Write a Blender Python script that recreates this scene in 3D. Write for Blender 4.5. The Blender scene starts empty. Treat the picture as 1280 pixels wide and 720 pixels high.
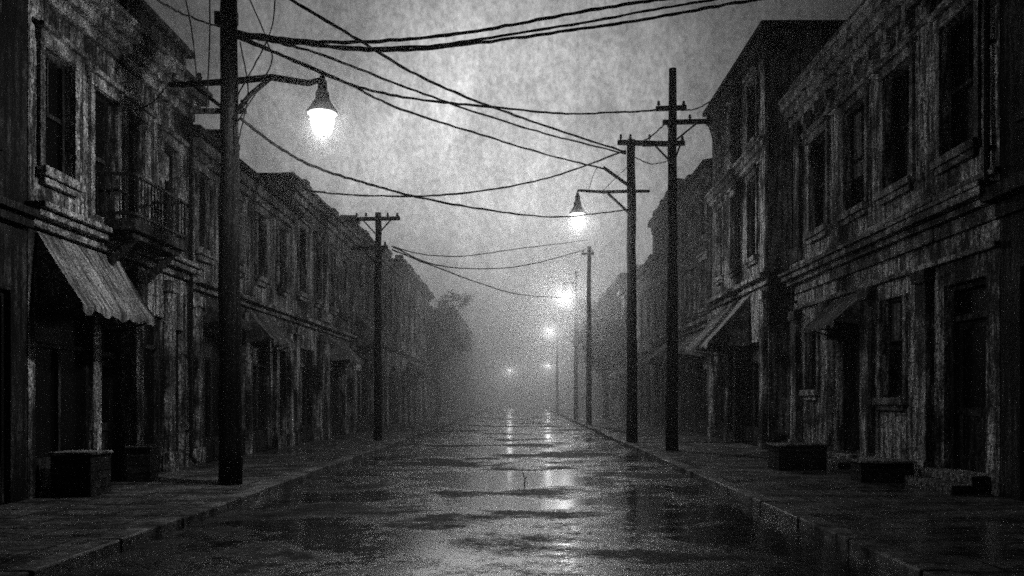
import bpy, bmesh, math, random
from mathutils import Vector, Matrix, noise as mnoise
random.seed(7)
R = math.radians
scene = bpy.context.scene
COL = scene.collection

# ------------------------------------------------------------------ camera
VX, VY, FPX, EYE = 652.0, 497.0, 1000.0, 1.7          # vanishing point, focal length (photo pixels), eye height
cam_d = bpy.data.cameras.new('camera'); cam = bpy.data.objects.new('camera', cam_d); COL.objects.link(cam)
cam.location = (0, 0, EYE); cam.rotation_euler = (R(90), 0, 0)
cam_d.sensor_width = 36; cam_d.lens = FPX / 1280 * 36
cam_d.shift_x = (640 - VX) / 1280; cam_d.shift_y = (VY - 360) / 1280
cam_d.clip_end = 3000
scene.camera = cam

def at(px, py, d):
    """world point at depth d read off the photograph"""
    return Vector(((px - VX) / FPX * d, d, EYE + (VY - py) / FPX * d))

# ------------------------------------------------------------------ materials
MATS = {}
def grey(v): return (v, v, v, 1)

class NT:
    """small node builder"""
    def __init__(s, mat):
        s.t = mat.node_tree; s.N = s.t.nodes; s.L = s.t.links
    def m(s, op, *a):
        q = s.N.new('ShaderNodeMath'); q.operation = op
        for i, v in enumerate(a):
            if isinstance(v, (int, float)): q.inputs[i].default_value = v
            else: s.L.new(v, q.inputs[i])
        return q.outputs[0]
    def noise(s, vec, scale, detail=3, rough=0.6, dist=0.0):
        mp = s.N.new('ShaderNodeMapping'); s.L.new(vec, mp.inputs['Vector'])
        mp.inputs['Scale'].default_value = scale if isinstance(scale, tuple) else (scale,) * 3
        n = s.N.new('ShaderNodeTexNoise'); n.inputs['Scale'].default_value = 1; n.inputs['Detail'].default_value = detail
        n.inputs['Roughness'].default_value = rough; n.inputs['Distortion'].default_value = dist
        s.L.new(mp.outputs[0], n.inputs['Vector']); return n.outputs[0]
    def rng(s, v, a, b, c, d, smooth=False):
        r = s.N.new('ShaderNodeMapRange'); s.L.new(v, r.inputs['Value'])
        if smooth: r.interpolation_type = 'SMOOTHSTEP'
        for k, x in zip(('From Min', 'From Max', 'To Min', 'To Max'), (a, b, c, d)): r.inputs[k].default_value = x
        return r.outputs[0]
    def coords(s, shift=True):
        tc = s.N.new('ShaderNodeTexCoord')
        if not shift: return tc.outputs['Object']
        oi = s.N.new('ShaderNodeObjectInfo'); a = s.N.new('ShaderNodeVectorMath'); a.operation = 'ADD'
        s.L.new(tc.outputs['Object'], a.inputs[0]); cb = s.N.new('ShaderNodeCombineXYZ')
        for k, f in enumerate((91.0, 57.0, 33.0)): s.L.new(s.m('MULTIPLY', oi.outputs['Random'], f), cb.inputs[k])
        s.L.new(cb.outputs[0], a.inputs[1]); return a.outputs[0]

def surf(name, dark, light, rough=0.85, streak=(12, 12, 0.45), grain=(24, 24, 12), patch=0.5, cut=(0.42, 0.60), bump=0.5, spec=0.2, pmin=0.12):
    """weathered surface: fine rain streaks, large soot patches and crumbling grain, different on every object"""
    m = bpy.data.materials.new(name); m.use_nodes = True
    q = NT(m); b = q.N['Principled BSDF']; v = q.coords()
    a = q.rng(q.noise(v, streak, 6, 0.72), cut[0], cut[1], 0.06, 1, True)
    p = q.rng(q.noise(v, patch, 5, 0.65), 0.38, 0.62, pmin, 1, True)
    g = q.rng(q.noise(v, grain, 3, 0.8), 0.40, 0.62, 0.1, 1.5)
    k = q.m('MULTIPLY', q.m('MULTIPLY', a, p), g)
    val = q.m('ADD', q.m('MULTIPLY', k, light - dark), dark)
    cb = q.N.new('ShaderNodeCombineColor')
    for c in range(3): q.L.new(val, cb.inputs[c])
    q.L.new(cb.outputs[0], b.inputs['Base Color'])
    b.inputs['Roughness'].default_value = rough; b.inputs['Specular IOR Level'].default_value = spec
    bp = q.N.new('ShaderNodeBump'); bp.inputs['Strength'].default_value = bump; bp.inputs['Distance'].default_value = 0.03
    q.L.new(q.m('ADD', g, a), bp.inputs['Height']); q.L.new(bp.outputs[0], b.inputs['Normal'])
    MATS[name] = m
    return m

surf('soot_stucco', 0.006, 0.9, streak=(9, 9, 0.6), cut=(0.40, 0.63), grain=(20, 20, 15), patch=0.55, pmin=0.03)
surf('edge_shade_stucco', 0.003, 0.10, streak=(9, 9, 0.6), patch=0.6)  # near-black wall colour carries the shade at the frame edges
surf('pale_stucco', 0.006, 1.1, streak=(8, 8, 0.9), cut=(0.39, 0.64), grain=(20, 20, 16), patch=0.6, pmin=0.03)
surf('dark_brick', 0.006, 0.35)
surf('stone_trim', 0.01, 0.85, streak=(4, 4, 2.5), cut=(0.36, 0.64), grain=(26, 26, 26), pmin=0.15)
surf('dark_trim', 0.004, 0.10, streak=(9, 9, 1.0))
surf('roofing', 0.005, 0.06, streak=(3, 3, 3), spec=0.1)
surf('awning_cloth', 0.015, 0.62, streak=(1.2, 9, 1.2), cut=(0.36, 0.64), grain=(26, 34, 26), bump=0.3, pmin=0.3)
surf('awning_grey', 0.02, 0.6, streak=(1.6, 18, 1.6), grain=(12, 40, 12), bump=0.3)
surf('pole_wood', 0.002, 0.03, streak=(14, 14, 0.5), rough=0.85, spec=0.1)
surf('iron', 0.003, 0.02, streak=(6, 6, 6), rough=0.55, spec=0.25)
surf('timber', 0.004, 0.09, streak=(10, 10, 0.8))
surf('crate_wood', 0.006, 0.10, streak=(2, 12, 12))
surf('crate_rim', 0.02, 0.7, streak=(3, 12, 12), pmin=0.3)
surf('cloth', 0.05, 0.7, streak=(22, 22, 0.4), pmin=0.3)
surf('ground_dirt', 0.005, 0.05, streak=(0.4, 0.4, 0.4))

def plain(name, v, rough, spec=0.5):
    m = bpy.data.materials.new(name); m.use_nodes = True
    b = m.node_tree.nodes['Principled BSDF']
    nt = m.node_tree
    tc = nt.nodes.new('ShaderNodeTexCoord')
    n = nt.nodes.new('ShaderNodeTexNoise'); n.inputs['Scale'].default_value = 3.0; n.inputs['Detail'].default_value = 5
    nt.links.new(tc.outputs['Object'], n.inputs['Vector'])
    r = nt.nodes.new('ShaderNodeMapRange'); r.inputs['To Min'].default_value = rough * 0.5; r.inputs['To Max'].default_value = rough * 1.5
    nt.links.new(n.outputs[0], r.inputs['Value']); nt.links.new(r.outputs[0], b.inputs['Roughness'])
    b.inputs['Base Color'].default_value = grey(v); b.inputs['Specular IOR Level'].default_value = spec
    MATS[name] = m
plain('glass_dark', 0.006, 0.16, 0.6)
plain('wire_rubber', 0.006, 0.6, 0.2)
plain('porcelain', 0.05, 0.4)

def wet(name, dark, light, pool, lo, hi, rough_wet, rough_dry, spec_wet=0.7, spec_dry=0.06, grain=22, bump=0.7, slabs=None, mott=(0.35, 0.8)):
    """rain-soaked ground: pools in the hollows, coarse stony grain elsewhere"""
    m = bpy.data.materials.new(name); m.use_nodes = True
    q = NT(m); b = q.N['Principled BSDF']; v = q.coords(False)
    big = q.noise(v, pool, 9, 0.66, 0.15)
    fine = q.noise(v, (grain * 0.5, grain, grain), 4, 0.8)
    mid = q.noise(v, (mott[0] * 3, mott[1] * 3, 1), 6, 0.7)
    h = q.m('ADD', q.m('MULTIPLY', big, 0.8), q.m('MULTIPLY', fine, 0.2))
    dry = q.rng(h, lo, hi, 0, 1, True)
    q.L.new(q.rng(dry, 0, 1, rough_wet, rough_dry), b.inputs['Roughness'])
    q.L.new(q.rng(dry, 0, 1, spec_wet, spec_dry), b.inputs['Specular IOR Level'])
    val = q.m('MULTIPLY', q.rng(fine, 0.38, 0.64, 0.05, 1.3), q.rng(mid, 0.36, 0.64, 0.1, 1, True))
    height = q.m('MULTIPLY', fine, q.rng(dry, 0, 1, 0.05, 1))
    if slabs:
        br = q.N.new('ShaderNodeTexBrick'); q.L.new(v, br.inputs['Vector']); br.inputs['Scale'].default_value = 1
        br.inputs['Brick Width'].default_value = slabs[0]; br.inputs['Row Height'].default_value = slabs[1]; br.inputs['Mortar Size'].default_value = 0.018
        br.inputs['Color1'].default_value = grey(1); br.inputs['Color2'].default_value = grey(0.55); br.inputs['Mortar'].default_value = grey(0.0)
        val = q.m('MULTIPLY', val, br.outputs['Color']); height = q.m('SUBTRACT', height, q.m('MULTIPLY', br.outputs['Fac'], 0.6))
    val = q.m('ADD', q.m('MULTIPLY', val, light - dark), dark)
    cb = q.N.new('ShaderNodeCombineColor')
    for c in range(3): q.L.new(val, cb.inputs[c])
    q.L.new(cb.outputs[0], b.inputs['Base Color'])
    bp = q.N.new('ShaderNodeBump'); bp.inputs['Strength'].default_value = bump; bp.inputs['Distance'].default_value = 0.015
    q.L.new(height, bp.inputs['Height']); q.L.new(bp.outputs[0], b.inputs['Normal'])
    MATS[name] = m
wet('wet_asphalt', 0.003, 0.06, (0.24, 0.33, 1), 0.485, 0.55, 0.14, 0.6, 1.0, 0.03, bump=0.45)
wet('wet_paving', 0.003, 0.32, (0.5, 0.4, 1), 0.46, 0.55, 0.22, 0.75, slabs=(1.1, 0.8))
wet('kerb_stone', 0.006, 0.3, (1.2, 0.6, 2), 0.4, 0.55, 0.35, 0.75)

def lamp_glass(strength):
    """frosted globe: bright at the bulb, thinning out towards its tip"""
    m = bpy.data.materials.new('lit_frosted_glass'); m.use_nodes = True
    q = NT(m); q.N.remove(q.N['Principled BSDF']); out = q.N['Material Output']
    tc = q.N.new('ShaderNodeTexCoord'); sx = q.N.new('ShaderNodeSeparateXYZ'); q.L.new(tc.outputs['Generated'], sx.inputs[0])
    e = q.N.new('ShaderNodeEmission'); q.L.new(q.rng(sx.outputs['Z'], 0.0, 0.75, strength * 0.12, strength, True), e.inputs['Strength'])
    t = q.N.new('ShaderNodeBsdfTransparent'); mx = q.N.new('ShaderNodeMixShader')
    q.L.new(q.rng(sx.outputs['Z'], 0.0, 0.7, 0.08, 0.5, True), mx.inputs[0])
    q.L.new(t.outputs[0], mx.inputs[1]); q.L.new(e.outputs[0], mx.inputs[2]); q.L.new(mx.outputs[0], out.inputs['Surface'])
    m.cycles.emission_sampling = 'NONE'
    return m
MATS['lit_glass'] = lamp_glass(3.0)

# ------------------------------------------------------------------ mesh helpers
class MB:
    def __init__(self): self.v = []; self.f = []
    def quad(self, a, b, c, d):
        n = len(self.v); self.v += [Vector(a), Vector(b), Vector(c), Vector(d)]; self.f.append((n, n + 1, n + 2, n + 3))
    def poly(self, pts):
        n = len(self.v); self.v += [Vector(p) for p in pts]; self.f.append(tuple(range(n, n + len(pts))))
    def box(self, lo, hi):
        x0, x1 = sorted((lo[0], hi[0])); y0, y1 = sorted((lo[1], hi[1])); z0, z1 = sorted((lo[2], hi[2]))
        n = len(self.v)
        self.v += [Vector(p) for p in ((x0,y0,z0),(x1,y0,z0),(x1,y1,z0),(x0,y1,z0),(x0,y0,z1),(x1,y0,z1),(x1,y1,z1),(x0,y1,z1))]
        self.f += [tuple(n + i for i in q) for q in ((0,3,2,1),(4,5,6,7),(0,1,5,4),(1,2,6,5),(2,3,7,6),(3,0,4,7))]
    def tube(self, pts, rad, seg=8, cap=True):
        pts = [Vector(p) for p in pts]
        rads = rad if isinstance(rad, (list, tuple)) else [rad] * len(pts)
        up = None; rings = []
        for i, p in enumerate(pts):
            t = (pts[min(i + 1, len(pts) - 1)] - pts[max(i - 1, 0)]).normalized()
            if up is None:
                up = Vector((0, 0, 1)) if abs(t.z) < 0.9 else Vector((1, 0, 0))
            a = t.cross(up).normalized(); bvec = a.cross(t).normalized(); up = bvec
            ring = []
            for k in range(seg):
                th = 2 * math.pi * k / seg
                ring.append(len(self.v)); self.v.append(p + (a * math.cos(th) + bvec * math.sin(th)) * rads[i])
            rings.append(ring)
        for r0, r1 in zip(rings, rings[1:]):
            for k in range(seg):
                self.f.append((r0[k], r0[(k + 1) % seg], r1[(k + 1) % seg], r1[k]))
        if cap:
            self.f.append(tuple(reversed(rings[0]))); self.f.append(tuple(rings[-1]))
    def bar(self, a, b, w, h):
        a = Vector(a); b = Vector(b); t = (b - a).normalized()
        up = Vector((0, 0, 1)) if abs(t.z) < 0.95 else Vector((0, 1, 0))
        s = t.cross(up).normalized(); u = s.cross(t).normalized()
        n = len(self.v)
        for p in (a, b):
            for ds, du in ((-1, -1), (1, -1), (1, 1), (-1, 1)):
                self.v.append(p + s * ds * w / 2 + u * du * h / 2)
        self.f += [tuple(n + i for i in q) for q in ((0,1,2,3),(7,6,5,4),(0,4,5,1),(1,5,6,2),(2,6,7,3),(3,7,4,0))]
    def lathe(self, prof, c, seg=20):
        c = Vector(c); rings = []
        for r, z in prof:
            ring = []
            for k in range(seg):
                th = 2 * math.pi * k / seg
                ring.append(len(self.v)); self.v.append(c + Vector((r * math.cos(th), r * math.sin(th), z)))
            rings.append(ring)
        for r0, r1 in zip(rings, rings[1:]):
            for k in range(seg):
                self.f.append((r0[k], r0[(k + 1) % seg], r1[(k + 1) % seg], r1[k]))
    def build(self, name, mat, parent=None, origin=None, smooth=False, bevel=0):
        if parent is not None:
            off = root_loc(parent)
        else:
            off = Vector(origin) if origin is not None else Vector((0, 0, 0))
        me = bpy.data.meshes.new(name)
        me.from_pydata([v - off for v in self.v], [], self.f)
        bm = bmesh.new(); bm.from_mesh(me)
        bmesh.ops.recalc_face_normals(bm, faces=bm.faces)
        bm.to_mesh(me); bm.free()
        if smooth:
            for p in me.polygons: p.use_smooth = True
        me.materials.append(MATS[mat] if isinstance(mat, str) else mat)
        o = bpy.data.objects.new(name, me); COL.objects.link(o)
        if parent is not None: o.parent = parent
        else: o.location = off
        if bevel:
            md = o.modifiers.new('bevel', 'BEVEL'); md.width = bevel; md.segments = 2; md.limit_method = 'ANGLE'
        return o

def root_loc(o):
    while o.parent is not None: o = o.parent
    return Vector(o.location)

def thing(name, label, cat, loc, group=None):
    o = bpy.data.objects.new(name, None); COL.objects.link(o); o.location = loc; o.empty_display_size = 0.3
    o['label'] = label; o['category'] = cat
    if group: o['group'] = group
    return o
def tag(o, label, cat, group=None):
    o['label'] = label; o['category'] = cat
    if group: o['group'] = group
    return o

# ------------------------------------------------------------------ setting: ground, road, pavements, kerbs
KL, KR, FAC, PZ = -4.41, 3.59, 7.6, 0.13
def sheet(name, x0, x1, y0, y1, z, mat, nx=1, ny=1):
    b = MB()
    for i in range(nx):
        for j in range(ny):
            xa, xb = x0 + (x1 - x0) * i / nx, x0 + (x1 - x0) * (i + 1) / nx
            ya, yb = y0 + (y1 - y0) * j / ny, y0 + (y1 - y0) * (j + 1) / ny
            b.quad((xa, ya, z), (xb, ya, z), (xb, yb, z), (xa, yb, z))
    o = b.build(name, mat); o['kind'] = 'structure'; return o
sheet('ground', -900, 900, -200, 1600, -0.02, 'ground_dirt')
sheet('road', KL - 0.02, KR + 0.02, -20, 420, 0.0, 'wet_asphalt')
def pavement(name, x0, x1):
    b = MB()
    b.box((x0, -20, -0.1), (x1, 420, PZ))
    o = b.build(name, 'wet_paving'); o['kind'] = 'structure'
pavement('pavement_left', -9.0, KL - 0.28)
pavement('pavement_right', KR + 0.28, 9.0)
def kerb(name, x0, x1):
    b = MB(); y = -20
    rr = random.Random(name)
    while y < 300:
        ln = 1.6 if y < 60 else 6
        dz = rr.uniform(-0.008, 0.012); dx = rr.uniform(-0.012, 0.012)
        b.box((x0 + dx, y + 0.012, -0.1), (x1 + dx, y + ln - 0.012, PZ + 0.012 + dz)); y += ln
    o = b.build(name, 'kerb_stone', bevel=0.02); o['kind'] = 'structure'
kerb('kerb_left', KL - 0.275, KL); kerb('kerb_right', KR, KR + 0.275)

# ------------------------------------------------------------------ buildings
class Bld:
    """a street building. u = distance down the street, out = metres proud of the facade towards the road"""
    def __init__(s, name, label, side, u0, u1, h, wall_mat='soot_stucco', depth=10, setback=0.0):
        s.side, s.u0, s.u1, s.h, s.wm, s.depth = side, u0, u1, h, wall_mat, depth
        s.fx = FAC + setback
        s.root = thing(name, label, 'building', (side * s.fx, (u0 + u1) / 2, PZ), 'buildings lining the street')
        s.openings = []; s.small = u0 > 60
    def P(s, u, out, z): return Vector((s.side * (s.fx - out), u, z))
    def bx(s, b, ua, ub, oa, ob, za, zb): b.box(s.P(ua, oa, za), s.P(ub, ob, zb))
    def jit(s, b, n0, a=0.012):
        for i in range(n0, len(b.v)):
            b.v[i] = b.v[i] + Vector((0, random.uniform(-a, a), random.uniform(-a, a)))
    def coping(s, z, out, nm='coping'):
        """loose, chipped coping stones along the roof edge"""
        b = MB(); u = s.u0 + 0.02
        while u < s.u1 - 0.3:
            ln = random.uniform(0.35, 0.9); n0 = len(b.v)
            s.bx(b, u, min(u + ln - 0.005, s.u1 - 0.02), -0.35, out + random.uniform(-0.04, 0.04), z + 0.003, z + random.choice((0.03, 0.06, 0.12, 0.2))); s.jit(b, n0, 0.012)
            u += ln
        return s.build(nm, b, 'dark_brick', s.roof_o)
    def build(s, nm, b, mat, par=None, **k): return b.build(nm, mat, par or s.root, **k)
    def finish(s):
        us = sorted({s.u0, s.u1, *[o[0] for o in s.openings], *[o[1] for o in s.openings]})
        zs = sorted({PZ, s.h, *[o[2] for o in s.openings], *[o[3] for o in s.openings]})
        b = MB()
        for ua, ub in zip(us, us[1:]):
            for za, zb in zip(zs, zs[1:]):
                cu, cz = (ua + ub) / 2, (za + zb) / 2
                if any(o[0] < cu < o[1] and o[2] < cz < o[3] for o in s.openings): continue
                b.quad(s.P(ua, 0, za), s.P(ub, 0, za), s.P(ub, 0, zb), s.P(ua, 0, zb))
        D = -0.34
        for (ua, ub, za, zb) in s.openings:
            b.quad(s.P(ua, 0, za), s.P(ua, D, za), s.P(ua, D, zb), s.P(ua, 0, zb))
            b.quad(s.P(ub, 0, za), s.P(ub, D, za), s.P(ub, D, zb), s.P(ub, 0, zb))
            b.quad(s.P(ua, 0, zb), s.P(ub, 0, zb), s.P(ub, D, zb), s.P(ua, D, zb))
            b.quad(s.P(ua, 0, za), s.P(ub, 0, za), s.P(ub, D, za), s.P(ua, D, za))
            b.quad(s.P(ua, D, za), s.P(ub, D, za), s.P(ub, D, zb), s.P(ua, D, zb))
        for u in (s.u0, s.u1):
            b.quad(s.P(u, 0, PZ), s.P(u, -s.depth, PZ), s.P(u, -s.depth, s.h), s.P(u, 0, s.h))
        b.quad(s.P(s.u0, -s.depth, PZ), s.P(s.u1, -s.depth, PZ), s.P(s.u1, -s.depth, s.h), s.P(s.u0, -s.depth, s.h))
        w = s.build('wall', b, s.wm)
        return s
    def roof(s, thick=0.25, over=0.0):
        b = MB(); s.bx(b, s.u0 - over, s.u1 + over, -s.depth - over, over, s.h + 0.003, s.h + thick)
        s.roof_o = s.build('roof', b, 'roofing'); return s.roof_o
    def hip_roof(s, rise, over=0.4, inset=2.5):
        b = MB(); z0 = s.h + 0.003; z1 = s.h + rise
        a = [s.P(s.u0 - over, over, z0), s.P(s.u1 + over, over, z0), s.P(s.u1 + over, -s.depth - over, z0), s.P(s.u0 - over, -s.depth - over, z0)]
        a2 = [p + Vector((0, 0, 0.16)) for p in a]
        t = [s.P(s.u0 + inset, -inset, z1), s.P(s.u1 - inset, -inset, z1), s.P(s.u1 - inset, -s.depth + inset, z1), s.P(s.u0 + inset, -s.depth + inset, z1)]
        b.poly(a)
        for i in range(4):
            j = (i + 1) % 4
            b.quad(a[i], a[j], a2[j], a2[i]); b.quad(a2[i], a2[j], t[j], t[i])
        b.poly(t)
        s.roof_o = s.build('roof', b, 'roofing'); return s.roof_o
    def cornice(s, z, steps, mat='stone_trim', nm='cornice', ua=None, ub=None):
        """steps: list of (dz, out) stacked upwards"""
        b = MB(); ua = s.u0 + 0.004 if ua is None else ua; ub = s.u1 - 0.004 if ub is None else ub
        for k, (dz, o) in enumerate(steps):
            lo_, hi_ = ua - o * 0.25, ub + o * 0.25; n_ = max(1, int((hi_ - lo_) / (1.7 + 0.4 * k)))
            for w in range(n_):
                n0 = len(b.v); a_ = lo_ + (hi_ - lo_) * w / n_; c_ = lo_ + (hi_ - lo_) * (w + 1) / n_
                s.bx(b, a_, c_ - 0.01, -0.02 if z > s.h else 0.003, o + random.uniform(-0.015, 0.015), z, z + dz - 0.006)
            z += dz
        return s.build(nm, b, mat, bevel=0.012)
    def brackets(s, z, n, par):
        b = MB()
        for i in range(n):
            u = s.u0 + (i + 0.5) * (s.u1 - s.u0) / n
            s.bx(b, u - 0.07, u + 0.07, 0.003, 0.2, z - 0.28, z - 0.003)
            s.bx(b, u - 0.06, u + 0.06, 0.003, 0.12, z - 0.42, z - 0.283)
        return s.build('bracket_course', b, 'stone_trim', par)
    def pilaster(s, u, w, z0, z1, out=0.14, mat='pale_stucco'):
        b = MB()
        s.bx(b, u - w / 2, u + w / 2, 0.003, out, z0 + 0.4, z1 - 0.25)
        s.bx(b, u - w / 2 - 0.05, u + w / 2 + 0.05, 0.003, out + 0.05, z0, z0 + 0.397)
        s.bx(b, u - w / 2 - 0.05, u + w / 2 + 0.05, 0.003, out + 0.05, z1 - 0.247, z1)
        s.jit(b, 0, 0.015)
        return s.build('pilaster', b, mat, bevel=0.01)
    def window(s, u, w, z0, z1, hood=True, surround=True, curtain=None, mat='stone_trim', boards=False):
        ua, ub = u - w / 2, u + w / 2
        s.openings.append((ua, ub, z0, z1))
        f = MB(); t = 0.075; zm = z0 + (z1 - z0) * 0.5
        for (a, b_, c, d) in ((ua, ua + t, z0, z1), (ub - t, ub, z0, z1), (ua + t, ub - t, z0, z0 + t), (ua + t, ub - t, z1 - t, z1)):
            s.bx(f, a + 0.002, b_ - 0.002, -0.24, -0.12, c + 0.002, d - 0.002)
        s.bx(f, ua + t, ub - t, -0.23, -0.14, zm - 0.035, zm + 0.035)
        if not s.small: s.bx(f, u - 0.018, u + 0.018, -0.235, -0.16, zm + 0.037, z1 - t)
        fr = s.build('window', f, 'dark_trim')
        p = MB(); s.bx(p, ua + t, ub - t, -0.22, -0.205, z0 + t, z1 - t); s.build('pane', p, 'glass_dark', fr)
        sl = MB(); s.bx(sl, ua - 0.14, ub + 0.14, 0.003, 0.16, z0 - 0.15, z0 - 0.003); s.bx(sl, ua - 0.08, ub + 0.08, 0.003, 0.1, z0 - 0.27, z0 - 0.153)
        s.jit(sl, 0); s.build('sill', sl, mat, fr, bevel=0.01)
        if hood:
            hd = MB(); s.bx(hd, ua - 0.16, ub + 0.16, 0.003, 0.09, z1 + 0.003, z1 + 0.2); s.bx(hd, ua - 0.22, ub + 0.22, 0.003, 0.17, z1 + 0.203, z1 + 0.29)
            s.jit(hd, 0); s.build('lintel', hd, mat, fr, bevel=0.01)
        if surround and not s.small:
            for a in (ua - 0.13, ub + 0.003):
                sr = MB(); s.bx(sr, a, a + 0.127, 0.003, 0.06, z0, z1); s.build('surround', sr, mat, fr)
        if not curtain and not s.small and z0 > 4 and random.random() < 0.3: curtain = (random.choice((0.3, 1.0)), random.uniform(0.25, 0.8))
        if curtain:
            c = MB(); n = 14; ca, cb = (ua + t, ua + t + (w - 2 * t) * curtain[0])
            pts = [(ca + (cb - ca) * i / n, -0.19 + 0.025 * math.sin(i * 1.9)) for i in range(n + 1)]
            for (p0, o0), (p1, o1) in zip(pts, pts[1:]):
                zb = z1 - t - (z1 - z0 - 2 * t) * curtain[1]
                c.quad(s.P(p0, o0, zb), s.P(p1, o1, zb), s.P(p1, o1, z1 - t), s.P(p0, o0, z1 - t))
            s.build('curtain', c, 'cloth', fr)
        return fr
    def shopfront(s, ua, ub, z0, z1, n=3, riser=0.6):
        s.openings.append((ua, ub, z0, z1))
        f = MB(); t = 0.09
        for (a, b_, c, d) in ((ua, ua + t, z0, z1), (ub - t, ub, z0, z1), (ua + t, ub - t, z1 - t, z1)):
            s.bx(f, a + 0.002, b_ - 0.002, -0.22, -0.08, c + 0.002, d - 0.002)
        zt = z1 - 0.65
        s.bx(f, ua + t, ub - t, -0.21, -0.1, zt - 0.04, zt + 0.04)
        for i in range(1, n):
            u = ua + (ub - ua) * i / n; s.bx(f, u - 0.035, u + 0.035, -0.2, -0.11, z0 + riser, zt - 0.042)
        fr = s.build('shop_window', f, 'dark_trim')
        r = MB(); s.bx(r, ua + t, ub - t, -0.215, -0.09, z0 + 0.004, z0 + riser - 0.003)
        for i in range(n):
            a = ua + t + (ub - ua - 2 * t) * i / n; b_ = ua + t + (ub - ua - 2 * t) * (i + 1) / n
            s.bx(r, a + 0.1, b_ - 0.1, -0.087, -0.06, z0 + 0.1, z0 + riser - 0.1)
        s.build('stall_riser', r, 'timber', fr)
        p = MB(); s.bx(p, ua + t, ub - t, -0.19, -0.175, z0 + riser, z1 - t); s.build('pane', p, 'glass_dark', fr)
        return fr
    def door(s, u, w, z0, z1, transom=True, glazed=True, step=0.0):
        ua, ub = u - w / 2, u + w / 2
        s.openings.append((ua, ub, z0, z1))
        f = MB(); t = 0.1; zd = z1 - (0.6 if transom else t)
        for (a, b_, c, d) in ((ua, ua + t, z0, z1), (ub - t, ub, z0, z1), (ua + t, ub - t, z1 - t, z1)):
            s.bx(f, a + 0.002, b_ - 0.002, -0.3, -0.12, c + 0.002, d - 0.002)
        if transom: s.bx(f, ua + t, ub - t, -0.3, -0.14, zd - 0.05, zd + 0.05)
        fr = s.build('door', f, 'dark_trim')
        lf = MB()
        for (a, b_, c, d) in ((ua + t, ua + t + 0.12, z0, zd - 0.05), (ub - t - 0.12, ub - t, z0, zd - 0.05), (ua + t + 0.12, ub - t - 0.12, z0 + 0.002, z0 + 0.25), (ua + t + 0.12, ub - t - 0.12, z0 + 0.95, z0 + 1.1), (ua + t + 0.12, ub - t - 0.12, zd - 0.2, zd - 0.05)):
            s.bx(lf, a + 0.001, b_ - 0.001, -0.29, -0.23, c, d)
        s.bx(lf, ua + t + 0.12, ub - t - 0.12, -0.28, -0.26, z0 + 0.25, z0 + 0.95)
        s.build('door_leaf', lf, 'timber', fr)
        p = MB(); s.bx(p, ua + t + 0.12, ub - t - 0.12, -0.275, -0.262, z0 + 1.1, zd - 0.2)
        if transom: s.bx(p, ua + t, ub - t, -0.27, -0.255, zd + 0.05, z1 - t)
        s.build('pane', p, 'glass_dark', fr)
        h = MB(); h.tube([s.P(ub - t - 0.06, -0.23, z0 + 1.02), s.P(ub - t - 0.06, -0.17, z0 + 1.02)], [0.018, 0.03], 8); s.build('handle', h, 'porcelain', fr)
        return fr
    def awning(s, ua, ub, z_top, z_front, proj, mat='awning_cloth', sag=0.05, label=None):
        b = MB(); nu, nv = 22, 8
        rr = random.Random(int(ua * 100))
        grid = []
        for i in range(nu + 1):
            row = []
            for j in range(nv + 1):
                fu, fv = i / nu, j / nv
                wob = 0.025 * math.sin(fu * 17 + 2 * math.sin(fu * 7) + fv * 3) + rr.uniform(-0.008, 0.008)
                row.append(s.P(ua + (ub - ua) * fu, 0.03 + proj * fv, z_top + (z_front - z_top) * fv - sag * math.sin(math.pi * fv) * (0.6 + 0.4 * math.sin(fu * 9)) + wob * fv))
            grid.append(row)
        for i in range(nu):
            for j in range(nv): b.quad(grid[i][j], grid[i + 1][j], grid[i + 1][j + 1], grid[i][j + 1])
            e0, e1 = grid[i][nv], grid[i + 1][nv]; d0, d1 = (Vector((0, 0, 0.11 + 0.035 * math.sin(q_ * 1.3) + 0.02 * math.sin(q_ * 3.7 + ua))) for q_ in (i, i + 1)); b.quad(e0, e1, e1 - d1, e0 - d0)
        for i in (0, nu):
            b.poly([grid[i][j] for j in range(nv + 1)] + [s.P(ua if i == 0 else ub, 0.03, z_front - 0.1)])
        o = s.build('awning', b, mat, smooth=False)
        if label: o['label'] = label
        fr = MB()
        for u in (ua + 0.05, ub - 0.05):
            fr.tube([s.P(u, 0.02, z_front - 0.25), s.P(u, proj - 0.02, z_front - 0.03)], 0.018, 6)
        fr.tube([s.P(ua, proj - 0.01, z_front - 0.03), s.P(ub, proj - 0.01, z_front - 0.03)], 0.018, 6)
        s.build('awning_frame', fr, 'iron', o)
        return o
    def drainpipe(s, u, z0, z1):
        b = MB(); b.tube([s.P(u, 0.1, z1), s.P(u, 0.1, z0 + 0.25), s.P(u, 0.22, z0 + 0.08)], 0.05, 8)
        z = z0 + 0.8
        while z < z1: s.bx(b, u - 0.08, u + 0.08, 0.003, 0.12, z, z + 0.05); z += 1.7
        return s.build('drainpipe', b, 'iron')
    def step(s, ua, ub, n=2, deep=0.32, rise=0.15):
        b = MB()
        for k in range(n): s.bx(b, ua - 0.002 * k, ub + 0.002 * k, 0.003, deep * (n - k), PZ + rise * k + (0.002 if k else -0.05), PZ + rise * (k + 1))
        return s.build('doorstep', b, 'crate_rim', bevel=0.015)
    def chimney(s, u, out, w, z0, z1, pots=2):
        b = MB(); s.bx(b, u - w / 2, u + w / 2, out - 0.35, out + 0.35, z0, z1); s.bx(b, u - w / 2 - 0.08, u + w / 2 + 0.08, out - 0.43, out + 0.43, z1 - 0.22, z1 - 0.06)
        c = s.build('chimney', b, 'dark_brick', s.roof_o)
        return c
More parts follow.
